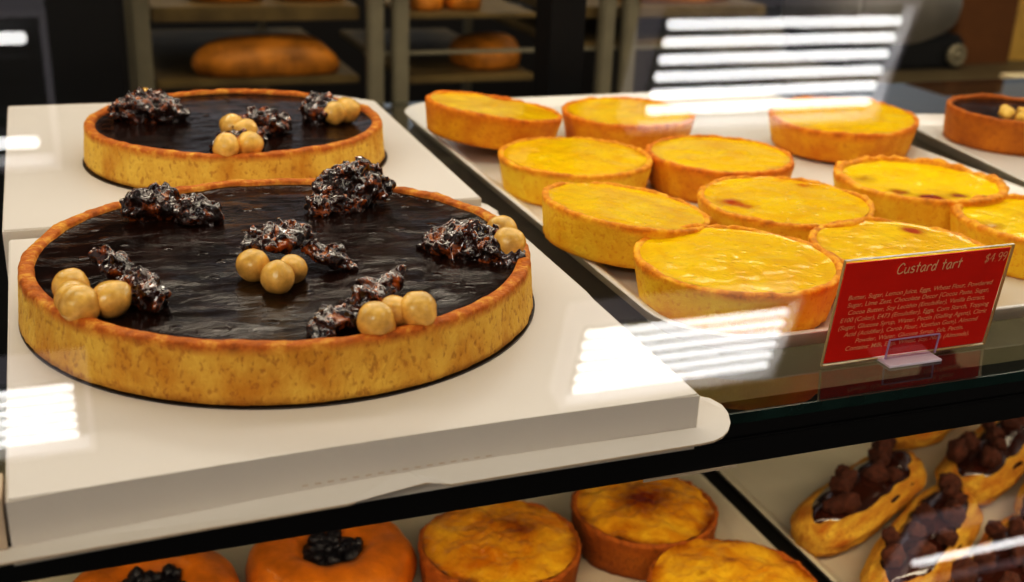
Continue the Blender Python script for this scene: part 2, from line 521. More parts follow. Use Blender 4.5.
ZB = 0.0246          # top of the near cake box
ZF = 0.0280          # top of the far one
near = chocolate_tart(
    'large chocolate tart with hazelnuts and praline in front, on the near white box', 0.0832, 0.5013, ZB + 0.0006, 0.1125,
    [(0.030, 0.5665, 0.0070, (0.0140, 0.0085, 0.0090), (0, 0.1, 0.2), 40),
     (0.051, 0.5560, 0.0040, (0.0130, 0.0080, 0.0070), (0, 0.15, -0.5), 34),
     (0.130, 0.5680, 0.0080, (0.0200, 0.0125, 0.0140), (0.1, -0.1, 0.1), 80),
     (0.120, 0.5580, 0.0030, (0.0170, 0.0090, 0.0070), (0, 0.05, 0.3), 40),
     (0.164, 0.4850, 0.0030, (0.0195, 0.0130, 0.0090), (0, -0.12, -0.4), 76),
     (0.174, 0.4720, 0.0020, (0.0140, 0.0090, 0.0070), (0, 0, -0.9), 40),
     (0.0775, 0.4860, 0.0120, (0.0150, 0.0080, 0.0048), (0.1, -0.15, 0.15), 34),
     (0.0985, 0.4745, 0.0050, (0.0115, 0.0050, 0.0030), (0, 0.3, -0.6), 16),
     (0.0095, 0.4760, 0.0080, (0.0145, 0.0045, 0.0060), (0.4, 0.3, -1.0), 22),
     (0.0190, 0.4540, 0.0050, (0.0120, 0.0070, 0.0060), (0.2, 0.2, -1.1), 26),
     (0.1020, 0.4180, 0.0075, (0.0200, 0.0050, 0.0050), (0.5, -0.35, 0.55), 26),
     (0.0855, 0.4075, 0.0030, (0.0120, 0.0060, 0.0045), (0, -0.2, 0.5), 22),
     ],
    [(0.0646, 0.4706, 0.0074, 0.9), (0.0720, 0.4540, 0.0074, 0.9), (0.0800, 0.4641, 0.0066, 0.9),
     (-0.0085, 0.4610, 0.0076, 1.05), (-0.0058, 0.4415, 0.0080, 0.95), (0.0058, 0.4450, 0.0078, 0.9), (-0.0080, 0.4500, 0.0074, 0.9),
     (0.0995, 0.3975, 0.0076, 0.95), (0.1175, 0.4020, 0.0080, 0.95), (0.1095, 0.4060, 0.0070, 0.9),
     (0.1800, 0.4680, 0.0078, 1.05), (0.1840, 0.4890, 0.0078, 0.9)], 3)
far = chocolate_tart(
    'smaller chocolate tart behind the large one, on the far white box', 0.0960, 0.7446, ZF + 0.0006, 0.0925,
    [(0.0430, 0.7640, 0.0060, (0.0230, 0.0150, 0.0110), (0, 0, -0.2), 80),
     (0.1080, 0.7120, 0.0060, (0.0180, 0.0120, 0.0090), (0, 0.1, 0.5), 50),
     (0.0900, 0.6860, 0.0030, (0.0170, 0.0080, 0.0060), (0, 0, 0.4), 34),
     (0.1500, 0.7420, 0.0060, (0.0130, 0.0150, 0.0100), (0, 0, -0.2), 50)],
    [(0.0790, 0.6610, 0.0078, 0.9), (0.0925, 0.6640, 0.0078, 0.9), (0.0876, 0.7010, 0.0076, 1.2), (0.0940, 0.6890, 0.0074, 1.2),
     (0.1655, 0.7330, 0.0086, 1.0), (0.1560, 0.7290, 0.0080, 1.0), (0.0440, 0.7950, 0.0080, 0.9)], 8)


def cake_board(label, x, y, z, R):
    bm = bmesh.new()
    lathe(bm, [(0, 0), (R - 0.0002, 0), (R, 0.0002), (R, 0.0005), (R - 0.0002, 0.0006), (0, 0.0006)], 120)
    o = tag(obj('cake_board', bm, M['board'], None, False), label, 'cake board')
    o.location = (x, y, z)
    return o


cake_board('thin dark round board under the large chocolate tart', 0.0834, 0.5006, ZB, 0.1150)
cake_board('thin dark round board under the smaller far chocolate tart', 0.0962, 0.7430, ZF, 0.0955)

# ------------------------------------------------------------ white cake boxes
def prism(bm, outline, z0, z1, mat=0):
    """outline counter-clockwise; z may be given per point"""
    n = len(outline)
    lo = [bm.verts.new((p[0], p[1], z0)) for p in outline]
    hi = [bm.verts.new((p[0], p[1], z1 if len(p) < 3 else p[2])) for p in outline]
    bm.faces.new(hi).material_index = mat
    bm.faces.new(list(reversed(lo))).material_index = mat
    for i in range(n):
        j = (i + 1) % n
        bm.faces.new((lo[i], lo[j], hi[j], hi[i])).material_index = mat


def rounded(x0, y0, x1, y1, r, k=8):
    out = []
    for cx, cy, a0 in ((x1 - r, y0 + r, -PI / 2), (x1 - r, y1 - r, 0), (x0 + r, y1 - r, PI / 2), (x0 + r, y0 + r, PI)):
        for i in range(k + 1):
            a = a0 + PI / 2 * i / k
            out.append((cx + r * math.cos(a), cy + r * math.sin(a)))
    return out


# near box: body, front flange with its notch, rounded corner, perforation
nb = thing('cake_box', 'near white cake box under the large chocolate tart, front flange over the shelf edge', 'box')
bm = bmesh.new()
front = []
for i in range(13):
    t = i / 12
    front.append((-0.0325 + (0.2200 + 0.0325) * t, 0.3497 + 0.0066 * math.sin(min(1, t * 1.35) * PI / 2) - 0.0006 * t))
outline = front + [(0.2207, 0.46), (0.2216, 0.47), (0.2228, 0.6136), (-0.0385, 0.6136)]
prism(bm, outline, 0.0, ZB)
es = [e for e in bm.edges if all(abs(v.co.z - ZB) < 1e-6 for v in e.verts)]
bmesh.ops.bevel(bm, geom=es, offset=0.0008, segments=2, affect='EDGES')
obj('box_body', bm, M['card_white'], nb, smooth=False)
bm = bmesh.new()
fl = [(-0.075, 0.3400), (-0.0357, 0.3414), (0.0760, 0.3444), (0.0782, 0.3447), (0.0792, 0.3456), (0.0797, 0.3490), (0.0806, 0.3500),
      (0.1060, 0.3502), (0.1100, 0.3504), (0.1122, 0.3485), (0.1146, 0.3466), (0.2178, 0.3476), (0.2240, 0.3482), (0.2292, 0.3503),
      (0.2340, 0.3542), (0.2385, 0.3600), (0.2420, 0.3680), (0.2432, 0.3750), (0.2415, 0.3820), (0.2370, 0.3860), (0.2199, 0.3900), (0.2199, 0.3552), (0.1000, 0.3565), (-0.0325, 0.3505), (-0.075, 0.3500)]
n = len(fl)
lo = [bm.verts.new((x, y, 0.0062 + (0.003 if 0.353 < y and x < 0.225 else 0))) for x, y in fl]
hi = [bm.verts.new((v.co.x, v.co.y, v.co.z + 0.0009)) for v in lo]
top = bm.faces.new(hi); bot = bm.faces.new(list(reversed(lo)))
for i in range(n):
    j = (i + 1) % n
    f = bm.faces.new((lo[i], lo[j], hi[j], hi[i])); f.material_index = 1
bmesh.ops.triangulate(bm, faces=[top, bot])
obj('front_flange', bm, [M['card_white'], M['card_inside']], nb, smooth=False)
bm = bmesh.new()
for k in range(16):
    x = 0.062 + k * 0.0046
    t = (x + 0.0325) / 0.2525
    yw = 0.3497 + 0.0066 * math.sin(min(1, t * 1.35) * PI / 2) - 0.0006 * t
    add_box(bm, x, x + 0.0022, yw - 0.00015, yw + 0.0003, 0.0108, 0.0112)
obj('perforation', bm, M['card_inside'], nb, smooth=False)
# the raised end flap seen at the left end of the front wall
bm = bmesh.new()
prism(bm, [(-0.060, 0.3500), (-0.0335, 0.3488), (-0.0335, 0.365), (-0.060, 0.365)], 0.0074, 0.0262)
obj('end_flap', bm, M['card_inside'], nb, smooth=False)

fb = thing('cake_box', 'far white cake box at the back, under the smaller chocolate tart', 'box')
bm = bmesh.new()
prism(bm, [(-0.0415, 0.6190), (0.2195, 0.6190), (0.2235, 0.8900), (0.1990, 0.9150), (-0.0470, 0.9200)], 0.0, ZF)
es = [e for e in bm.edges if all(abs(v.co.z - ZF) < 1e-6 for v in e.verts)]
bmesh.ops.bevel(bm, geom=es, offset=0.0008, segments=2, affect='EDGES')
obj('box_body', bm, M['card_white'], fb, smooth=False)
bm = bmesh.new()
prism(bm, [(0.2203, 0.6140), (0.2290, 0.6150), (0.2270, 0.6300), (0.2206, 0.6420)], 0.0190, 0.0198)
obj('corner_flap', bm, M['card_white'], fb, smooth=False)

# ------------------------------------------------------------------ food trays
def tray(label, x0, y0, x1, y1, z, m, rot=0.0, h=0.011, r=0.02, w=0.014):
    cx, cy = (x0 + x1) / 2, (y0 + y1) / 2
    X, Y = (x1 - x0) / 2, (y1 - y0) / 2
    bm = bmesh.new()
    loops = []
    for ins, zz in ((w * 0.75, 0), (w * 0.55, 0.0003), (0.0008, h - 0.0012), (0, h - 0.0004), (0.0008, h), (0.0030, h), (0.0042, h - 0.0006), (w * 0.9, 0.0045), (w * 1.15, 0.0034)):
        loops.append([bm.verts.new((px, py, zz)) for px, py in rounded(-X + ins, -Y + ins, X - ins, Y - ins, max(0.003, r - ins * 0.8))])
    for A, B in zip(loops, loops[1:]):
        for i in range(len(A)):
            j = (i + 1) % len(A)
            bm.faces.new((A[i], A[j], B[j], B[i]))
    bm.faces.new(loops[-1]); bm.faces.new(list(reversed(loops[0])))
    o = tag(obj('serving_tray', bm, m), label, 'tray')
    o.location = (cx, cy, z); o.rotation_euler = (0, 0, rot)
    return o


tray('white tray carrying the yellow custard tarts', 0.2545, 0.4235, 0.621, 0.957, 0.0005, M['tray'], r=0.048)
tray('white tray at the right edge under the nut topped tart', 0.6465, 0.5446, 0.9465, 0.8066, 0.0005, M['tray'], rot=-0.188)

# --------------------------------------------------------------- custard tarts
def custard_tart(label, x, y, R=0.0518, tilt=(0, 0), rz=0.0, seed=1, crust_m='custard_crust', fill_m='custard', scorch=(), es=0.35, wav=0.0009, dome=0.0008, z=0.0040, group=None, rim=0.0042, fill=0.0014, ripple=0.0):
    h = 0.0248
    t = thing('custard_tart', label, 'tart', (x, y, z), (tilt[0], tilt[1], rz), 'custard tarts on the white tray')
    crust('crust', R, h, rim, M[crust_m], t, seed, 150, wav, 0.09, fill + 0.001, 0.0003)
    filling('custard_filling', R - rim + 0.0005, h - fill, M[fill_m], t, seed + 3, 96, 24, 0.0005, 0.0007, dome, 70, scorch, es, ripple)
    return t


custard_tart('custard tart tilted up against the tray rim at the far left corner', 0.2950, 0.8170, 0.0530, (0.02, 0.13), 0.3, 11, 'custard_crust_brown', es=0.6, z=0.0125, scorch=((0.55, 0.62, 0.2, 0.6),))
custard_tart('custard tart in the back row, left half clear, right half under the striped reflection', 0.4104, 0.8155, 0.0530, (0, 0), 1.0, 21, 'custard_crust_brown', es=0.6)
custard_tart('flat custard tart between the two tilted ones at the left rim', 0.3133, 0.6967, 0.0525, (0, 0), 2.2, 31, es=0.5)
custard_tart('middle custard tart just below the striped reflection', 0.4159, 0.6804, 0.0515, (0, 0), 0.4, 41, 'custard_crust_brown', es=0.5)
custard_tart('wide custard tart at the far right of the tray, beside the empty corner', 0.5690, 0.7530, 0.0580, (0.02, -0.05), 0.3, 51, 'custard_crust_brown', es=0.5, z=0.0088, scorch=((0.55, 0.7, 0.3, 0.5),))
custard_tart('near custard tart at the left rim, tilted down to the right', 0.2870, 0.5690, 0.0490, (0.0, 0.12), 0.0, 61, es=0.3, z=0.0092)
custard_tart('custard tart in the centre with orange cracks at its left rim', 0.3985, 0.5715, 0.0530, (0, 0), 0.0, 71, scorch=((-0.72, 0.1, 0.16, 0.9), (-0.6, -0.12, 0.14, 0.7), (0.62, 0.55, 0.12, 0.7)), es=0.35)
custard_tart('puffed bright yellow custard tart with brown scorch marks', 0.5130, 0.5900, 0.0550, (0, 0), 0.0, 81, 'custard_crust', 'custard_bright', ((-0.30, -0.62, 0.16, 1.5), (-0.55, -0.3, 0.15, 0.9), (0.12, -0.62, 0.15, 1.0), (-0.62, 0.35, 0.2, 0.6)), es=0.25, wav=0.0016, dome=-0.0012, rim=0.0058, fill=0.0030, ripple=0.0015, z=0.0052)
custard_tart('front custard tart with glossy sparkling top, nearest the shelf edge', 0.3110, 0.4815, 0.0535, (0, 0), 1.3, 91, es=0.15, z=0.0055)
custard_tart('custard tart directly behind the red price card', 0.4125, 0.4795, 0.0490, (0, 0), 0.0, 101, scorch=((0.55, 0.5, 0.16, 1.1),), es=0.3)
custard_tart('custard tart cut off by the right edge of the photo, right of the price card', 0.5300, 0.4990, 0.0510, (0, 0), 0.2, 111, 'custard_crust', 'custard_bright', ((-0.75, 0.2, 0.2, 0.6), (0.2, -0.5, 0.3, 0.5)), es=0.5, wav=0.0016, rim=0.0055, fill=0.0026, ripple=0.0012)

# the chocolate nut tart on the right tray
t = thing('nut_tart', 'brown chocolate tart topped with chopped pale nuts at the right edge', 'tart', (0.7390, 0.7480, 0.0040))
crust('crust', 0.0565, 0.0285, 0.0042, M['nut_crust'], t, 121, 150, 0.0008, 0.03, 0.0032)
filling('chocolate_filling', 0.0528, 0.0285 - 0.0034, M['ganache'], t, 123, 90, 20, 0.0005, 0.0008, 0.0)
rnd = random.Random(5)
for k in range(22):
    a = rnd.uniform(0, 2 * PI); d = 0.026 * math.sqrt(rnd.random())
    bm = bmesh.new()
    blob(bm, (-0.002 + d * math.cos(a) * 1.2, -0.026 + d * math.sin(a) * 0.75, 0.0285 - 0.0005 + rnd.uniform(0, 0.004)), rnd.uniform(0.0045, 0.0068), k * 3.1, 2, 0.25, 1.3, 0,
         Euler((rnd.uniform(0, 6), rnd.uniform(0, 6), rnd.uniform(0, 6))), (1.15, 0.9, 0.7))
    obj('nut_piece', bm, M['nut_piece'], t)

# -------------------------------------------------------------- price card
CARD_W, CARD_H = 0.0945, 0.0545
LEAN = -math.atan2(0.0060, 0.0548)
sg = thing('price_card', 'red custard tart price card in a clear sleeve and clip', 'sign', (0.3159, 0.4080, 0.0010), (-LEAN, 0, 0))
# local: x along the card, z up, -y towards the customer
box_obj('card', (0.0014, CARD_W - 0.0002, -0.0003, 0.0003, 0.0014, CARD_H - 0.0012), M['red_card'], sg)
bm = bmesh.new()
v = [bm.verts.new(p) for p in ((0, -0.0009, 0), (CARD_W + 0.0014, -0.0009, 0), (CARD_W + 0.0014, -0.0009, CARD_H + 0.0006), (0, -0.0009, CARD_H + 0.0006))]
bm.faces.new(v)
sl = obj('sleeve', bm, M['sleeve'], sg, smooth=False)
bm = bmesh.new()
e = 0.0003
W2, H2 = CARD_W + 0.0014, CARD_H + 0.0006
add_box(bm, 0, W2, -0.0009, 0.0006, 0, e); add_box(bm, 0, W2, -0.0009, 0.0006, H2 - e, H2)
add_box(bm, 0, e, -0.0009, 0.0006, e, H2 - e); add_box(bm, W2 - e, W2, -0.0009, 0.0006, e, H2 - e)
obj('sleeve_edge', bm, M['sleeve_edge'], sg, smooth=False)

# lettering, hand-drawn strokes for the title and the price
GL = {
    'C': [[(0.62, 0.78), (0.5, 0.95), (0.3, 0.97), (0.1, 0.72), (0.04, 0.4), (0.12, 0.12), (0.32, 0.02), (0.55, 0.1), (0.66, 0.22)]],
    'u': [[(0.05, 0.6), (0.05, 0.25), (0.14, 0.04), (0.3, 0.03), (0.42, 0.2), (0.46, 0.6)], [(0.46, 0.6), (0.46, 0.25), (0.52, 0.0)]],
    's': [[(0.4, 0.55), (0.25, 0.62), (0.08, 0.5), (0.16, 0.36), (0.36, 0.28), (0.42, 0.14), (0.28, 0.01), (0.04, 0.08)]],
    't': [[(0.22, 0.98), (0.2, 0.5), (0.22, 0.0)], [(0.0, 0.62), (0.44, 0.64)]],
    'a': [[(0.44, 0.55), (0.26, 0.62), (0.07, 0.42), (0.06, 0.14), (0.2, 0.0), (0.36, 0.14), (0.45, 0.5)], [(0.45, 0.58), (0.44, 0.22), (0.54, 0.0)]],
    'r': [[(0.06, 0.6), (0.09, 0.0)], [(0.08, 0.38), (0.2, 0.58), (0.38, 0.6), (0.42, 0.5)]],
    'd': [[(0.42, 0.42), (0.28, 0.6), (0.1, 0.5), (0.04, 0.22), (0.14, 0.02), (0.3, 0.05), (0.42, 0.25)], [(0.46, 1.02), (0.44, 0.4), (0.46, 0.0)]],
    '$': [[(0.5, 0.75), (0.36, 0.86), (0.14, 0.78), (0.1, 0.6), (0.3, 0.48), (0.5, 0.36), (0.46, 0.14), (0.26, 0.05), (0.06, 0.18)], [(0.36, 1.02), (0.22, -0.1)]],
    '4': [[(0.38, 0.95), (0.02, 0.34), (0.56, 0.34)], [(0.4, 0.95), (0.4, 0.0)]],
    '9': [[(0.46, 0.68), (0.3, 0.5), (0.1, 0.55), (0.06, 0.78), (0.2, 0.96), (0.4, 0.92), (0.47, 0.7), (0.42, 0.3), (0.26, 0.0)]],
    '.': [[(0.1, 0.0), (0.12, 0.05)]],
}
ADV = {'C': 0.76, 'u': 0.64, 's': 0.55, 't': 0.55, 'a': 0.64, 'r': 0.53, 'd': 0.66, ' ': 0.42, '$': 0.66, '4': 0.66, '9': 0.6, '.': 0.28}


def strokes(bm, text, x, z, size, wid, y=-0.0006, slant=0.12):
    for ch in text:
        for st in GL.get(ch, []):
            P = [Vector((x + (px + slant * pz) * size, z + pz * size)) for px, pz in st]
            # smooth the line a little
            if len(P) > 3:
                Q = []
                for i in range(len(P) - 1):
                    p0 = P[max(0, i - 1)]; p1 = P[i]; p2 = P[i + 1]; p3 = P[min(len(P) - 1, i + 2)]
                    for s in range(4):
                        u = s / 4
                        Q.append(0.5 * ((2 * p1) + (p2 - p0) * u + (2 * p0 - 5 * p1 + 4 * p2 - p3) * u * u + (3 * p1 - p0 - 3 * p2 + p3) * u ** 3))
                Q.append(P[-1]); P = Q
            prev = None
            for i, p in enumerate(P):
                d = (P[min(i + 1, len(P) - 1)] - P[max(i - 1, 0)]).normalized() * wid / 2
                a = bm.verts.new((p.x - d.y, y, p.y + d.x)); b = bm.verts.new((p.x + d.y, y, p.y - d.x))
                if prev:
                    bm.faces.new((prev[1], b, a, prev[0]))
                prev = (a, b)
        x += ADV[ch] * size
    return x


bm = bmesh.new()
strokes(bm, 'Custard tart', 0.0300, 0.0455, 0.0053, 0.0007)
obj('title_lettering', bm, M['ink'], sg, smooth=False)
bm = bmesh.new()
strokes(bm, '$4.99', 0.0800, 0.0468, 0.0047, 0.00056)
obj('price_lettering', bm, M['ink_small'], sg, smooth=False)
LINES = ['Butter, Sugar, Lemon Juice, Eggs, Wheat Flour, Powdered',
         'Sugar, Lime Zest, Chocolate Decor [Cocoa Paste, Sugar,',
         'Cocoa Butter, Soy Lecithin (Emulsifier), Vanilla Extract,',
         'E100 (Color), E473 (Emulsifier), Eggs, Corn Starch, Topping',
         '(Sugar, Glucose Syrup, Water, Pectin (Gelling Agent), Citric',
         'Acid (Acidifier), Carob Flour, Xanthan Gum), Almond',
         'Powder, Water, Glucose Syrup, Salt, Pectin.',
         'Contains: Milk, Eggs, Wheat, Soy, Nuts (Almonds).']
cu = bpy.data.curves.new('ingredients', 'FONT')
cu.body = '\n'.join(LINES)
cu.align_x = 'CENTER'; cu.size = 0.00335; cu.space_line = 1.17; cu.shear = 0.18; cu.space_character = 1.0; cu.offset = 0.00004
tmp = bpy.data.objects.new('ingredients', cu); C.objects.link(tmp)
bpy.context.view_layer.update()
dg = bpy.context.evaluated_depsgraph_get()
me = bpy.data.meshes.new_from_object(tmp.evaluated_get(dg))
me.name = 'ingredient_lettering'
bpy.data.objects.remove(tmp)
xs = [v.co.x for v in me.vertices]
k = 0.086 / (max(xs) - min(xs))
me.transform(Matrix.Translation((0.0475, -0.0006, 0.0345)) @ Matrix.Rotation(PI / 2, 4, 'X') @ Matrix.Diagonal((k, max(0.9, min(1.25, 1.0)), 1, 1)))
me.materials.clear(); me.materials.append(M['ink_small'])
o = bpy.data.objects.new('ingredient_lettering', me); C.objects.link(o); o.parent = sg
# clip: a foot on the glass with a clear lip in front of the card (built upright, so undo the lean)
bm = bmesh.new()
add_box(bm, 0.0318, 0.0622, -0.0100, 0.0050, -0.0009, 0.0003, 0.0002)
foot = obj('clip_foot', bm, M['clip'], sg, smooth=False)
foot.rotation_euler = (LEAN, 0, 0)
bm = bmesh.new()
X0, X1, ZT = 0.0345, 0.0640, 0.0108
bm.faces.new([bm.verts.new(p) for p in ((X0, -0.0023, 0.0004), (X1, -0.0023, 0.0004), (X1, -0.0023, ZT), (X0, -0.0023, ZT))])
obj('clip_lip', bm, M['clip_clear'], sg, smooth=False)
bm = bmesh.new()
add_box(bm, X0, X1, -0.0028, -0.0018, ZT, ZT + 0.0004); add_box(bm, X0, X0 + 0.0004, -0.0028, -0.0018, 0.0004, ZT); add_box(bm, X1 - 0.0004, X1, -0.0028, -0.0018, 0.0004, ZT)
obj('clip_edge', bm, plain('lilac_edge', lin(176, 150, 184), 0.3, 0, 0.6, 0.05, 60), sg, smooth=False)

# ------------------------------------------------------- display case & shelves
XL, XR = -0.75, 2.6
gs = thing('glass_shelf', 'upper glass shelf with a black front rail', 'shelf')
bm = bmesh.new()
bm.faces.new([bm.verts.new(p) for p in ((XL, 0.3796, 0), (XR, 0.3796, 0), (XR, 1.0050, 0), (XL, 1.0050, 0))])
obj('glass_plate', bm, M['shelf_glass'], gs, smooth=False)
box_obj('glass_edge', (XL, XR, 0.3780, 0.3794, -0.0050, -0.0001), M['glass_edge'], gs)
box_obj('back_edge', (XL, XR, 1.0052, 1.0068, -0.0050, -0.0001), M['glass_edge'], gs)
bm = bmesh.new()
add_box(bm, XL, XR, 0.3795, 0.3985, -0.0125, -0.0052, 0.0006)
add_box(bm, XL, XR, 0.3780, 0.3970, -0.0257, -0.0128, 0.0008)
obj('front_rail', bm, M['rail'], gs, smooth=False)
box_obj('rail_tag', (0.2105, 0.2560, 0.3772, 0.3779, -0.0262, -0.0250), M['card_inside'], gs)

ls = thing('lower_shelf', 'dark lower shelf holding the trays of baked tarts and eclairs', 'shelf')
box_obj('shelf_board', (XL, XR, 0.30, 1.0, -0.262, -0.2485), M['deck'], ls)

TAU = math.radians(36)
case = thing('display_case', 'black framed glass display case around the pastries', 'display case')
bm = bmesh.new()
z0, z1 = -0.30, 0.42
f = lambda z: 0.29 + z * math.tan(TAU)
v = [bm.verts.new(p) for p in ((XL, f(z0), z0), (XR, f(z0), z0), (XR, f(z1), z1), (XL, f(z1), z1))]
bm.faces.new(v)
obj('front_glass', bm, M['pane'], case, smooth=False)
box_obj('base', (XL, XR, 0.075, 1.06, -1.0, -0.31), M['frame'], case)
box_obj('left_post', (-0.60, 0.0390, 1.012, 1.05, -0.31, 0.46), M['frame'], case)
box_obj('door_stile', (0.4225, 0.4575, 1.012, 1.05, -0.31, 0.46), M['frame'], case)
box_obj('door_rail', (0.0392, 0.4223, 1.012, 1.05, -0.31, -0.130), M['frame'], case)
box_obj('door_rail', (0.4577, XR, 1.012, 1.05, -0.31, -0.130), M['frame'], case)
box_obj('top_board', (XL, XR, 0.60, 1.05, 0.4605, 0.48), M['frame'], case)

# --------------------------------------------------------------- lower trays
tray('cream lower tray under the baked tarts and buns', -0.28, 0.40, 0.4385, 0.99, -0.2483, M['lower_tray'], h=0.011)
tray('cream lower tray under the chocolate eclairs', 0.4535, 0.42, 0.95, 0.99, -0.2483, M['lower_tray'], h=0.011)


def baked_tart(label, x, y, R, seed, scorch, tilt=(0, 0), z=-0.2447, dome=0.004):
    h = 0.030
    t = thing('baked_tart', label, 'tart', (x, y, z), (tilt[0], tilt[1], seed * 0.7), 'golden baked tarts on the lower tray')
    crust('crust', R, h, 0.0035, M['baked_crust'], t, seed, 140, 0.0013, 0.05, 0.0012, 0.0007)
    filling('baked_top', R - 0.0030, h - 0.0009, M['baked_top'], t, seed, 130, 40, 0.0020, 0.0008, dome, 75, scorch, 0.9)
    return t


def spots(rz, *sp):
    """scorch spots given in shelf directions, turned into the tart's own"""
    c, s = math.cos(-rz), math.sin(-rz)
    return [(x * c - y * s, x * s + y * c, r, k) for x, y, r, k in sp]


baked_tart('golden baked tart below the box notch, beside the bun with a dark centre', 0.2405, 0.6200, 0.0550, 2, spots(1.4, (0.35, 0.1, 0.3, 0.65), (0.1, 0.5, 0.35, 0.35)))
baked_tart('golden baked tart with a dark orange centre, below the box corner', 0.3550, 0.6320, 0.0520, 4, spots(2.8, (0.0, 0.1, 0.42, 0.9), (0.5, 0.2, 0.25, 0.4)))
baked_tart('yellow baked tart beside the dark gap between the lower trays', 0.3672, 0.5275, 0.0560, 6, spots(4.2, (0.2, 0.45, 0.12, 0.6), (-0.3, 0.3, 0.12, 0.4)))
baked_tart('baked tart cut off by the bottom edge of the photo', 0.2620, 0.5120, 0.0500, 9, spots(6.3, (0, 0.2, 0.3, 0.5)))


def bun(label, x, y, seed, rz):
    t = thing('berry_bun', label, 'bun', (x, y, -0.2447), (0, 0, rz), 'buns on the lower tray')
    bm = bmesh.new()
    R, h = 0.0560, 0.036
    prof = [(0, 0), (R * 0.8, 0), (R * 0.93, 0.004), (R * 0.99, 0.012), (R, 0.018), (R * 0.96, 0.026), (R * 0.85, 0.0325), (R * 0.7, 0.0355), (R * 0.52, 0.036), (R * 0.42, 0.0345), (R * 0.36, 0.030), (R * 0.28, 0.027), (0, 0.026)]
    lathe(bm, prof, 110, lambda r, z, a, i: ((nz(math.cos(a) * 2 + seed, math.sin(a) * 2, z * 40) * 0.003, nz(r * 60 * math.cos(a), r * 60 * math.sin(a), seed) * 0.0016) if i > 1 else (0, 0)))
    obj('dough', bm, M['bun'], t)
    bm = bmesh.new()
    rn = random.Random(seed)
    lathe(bm, [(R * 0.38, 0.027), (R * 0.3, 0.0305), (R * 0.15, 0.032), (0, 0.0325)], 60, lambda r, z, a, i: (0, nz(r * 200 * math.cos(a), r * 200 * math.sin(a), seed) * 0.002))
    for k in range(26):
        a = rn.uniform(0, 6.28); d = R * 0.36 * math.sqrt(rn.random())
        blob(bm, (d * math.cos(a), d * math.sin(a), 0.0315), rn.uniform(0.003, 0.0055), k * 1.7, 2, 0.3)
    obj('berry_filling', bm, M['berry'], t)
    return t


bun('orange bun with a dark berry centre under the black rail', 0.1300, 0.6430, 13, 0.3)
bun('leftmost orange bun in the bottom left corner', 0.0160, 0.6330, 19, 1.4)


def eclair(label, x, y, rz, seed, L=0.150, W=0.053):
    t = thing('chocolate_eclair', label, 'eclair', (x, y, -0.2447), (0, 0, rz), 'chocolate eclairs on the lower right tray')
    H = 0.031
    bm = bmesh.new()
    nl, na = 40, 40
    rings = []
    for i in range(nl + 1):
        u = -1 + 2 * i / nl
        prof = (1 - abs(u) ** 4.5) ** 0.42 if abs(u) < 1 else 0.0
        xx = u * L / 2
        if prof < 0.02:
            rings.append([bm.verts.new((xx, 0, H * 0.45))]); continue
        ring = []
        for k in range(na):
            a = 2 * PI * k / na
            cy, cz = math.cos(a), math.sin(a)
            ry = W / 2 * prof; rzz = H / 2 * (0.55 + 0.45 * prof)
            if cz < 0:
                rzz *= 1.0
            rib = 1 + 0.045 * math.sin(a * 11 + nz(xx * 30, seed, 0) * 3) + 0.09 * nz(xx * 45 + seed, cy * 3, cz * 3)
            zz = H * 0.5 + rzz * cz * rib
            ring.append(bm.verts.new((xx, ry * cy * rib, max(0.0, zz))))
        rings.append(ring)
    for A, B in zip(rings, rings[1:]):
        for k in range(na):
            k2 = (k + 1) % na
            if len(A) == 1:
                bm.faces.new((A[0], B[k], B[k2]))
            elif len(B) == 1:
                bm.faces.new((A[k], B[0], A[k2]))
            else:
                bm.faces.new((A[k], B[k], B[k2], A[k2]))
    obj('choux_shell', bm, M['choux'], t)
    # chocolate glaze lying along the top
    bm = bmesh.new()
    g = []
    nw = 14
    for i in range(nl + 1):
        u = -1 + 2 * i / nl
        prof = max(0.0, 1 - abs(u) ** 4) ** 0.5
        xx = u * L * 0.46
        row = []
        for k in range(nw + 1):
            w = -1 + 2 * k / nw
            wy = w * W * (0.43 + 0.04 * nz(xx * 60 + seed, w, 2)) * max(prof, 0.02)
            zz = H * 1.04 + 0.0035 * (1 - w * w) * prof - 0.011 * w * w - 0.005 * (1 - prof) + 0.0008 * nz(xx * 90, wy * 90, seed)
            row.append(bm.verts.new((xx, wy, zz)))
        g.append(row)
    for A, B in zip(g, g[1:]):
        for k in range(nw):
            bm.faces.new((A[k], B[k], B[k + 1], A[k + 1]))
    obj('chocolate_glaze', bm, M['eclair_glaze'], t)
    rn = random.Random(seed)
    for k in range(11):
        u = -0.36 + 0.78 * (k + rn.uniform(0.1, 0.9)) / 11
        bm = bmesh.new()
        rad = rn.uniform(0.0054, 0.0094)
        blob(bm, (u * L, rn.uniform(-0.36, 0.36) * W, H + 0.0015 + rad * 0.45), rad, seed + k * 2.3, 3, 0.3, 1.7, 0,
             Euler((rn.uniform(0, 6), rn.uniform(0, 6), rn.uniform(0, 6))), (1.2, 0.95, 0.8))
        for v in bm.verts:
            v.co += Vector((1, 1, 1)) * 0.0008 * nz(v.co.x * 400, v.co.y * 400, v.co.z * 400)
        obj('cookie_chunk', bm, M['cookie'], t)
    return t


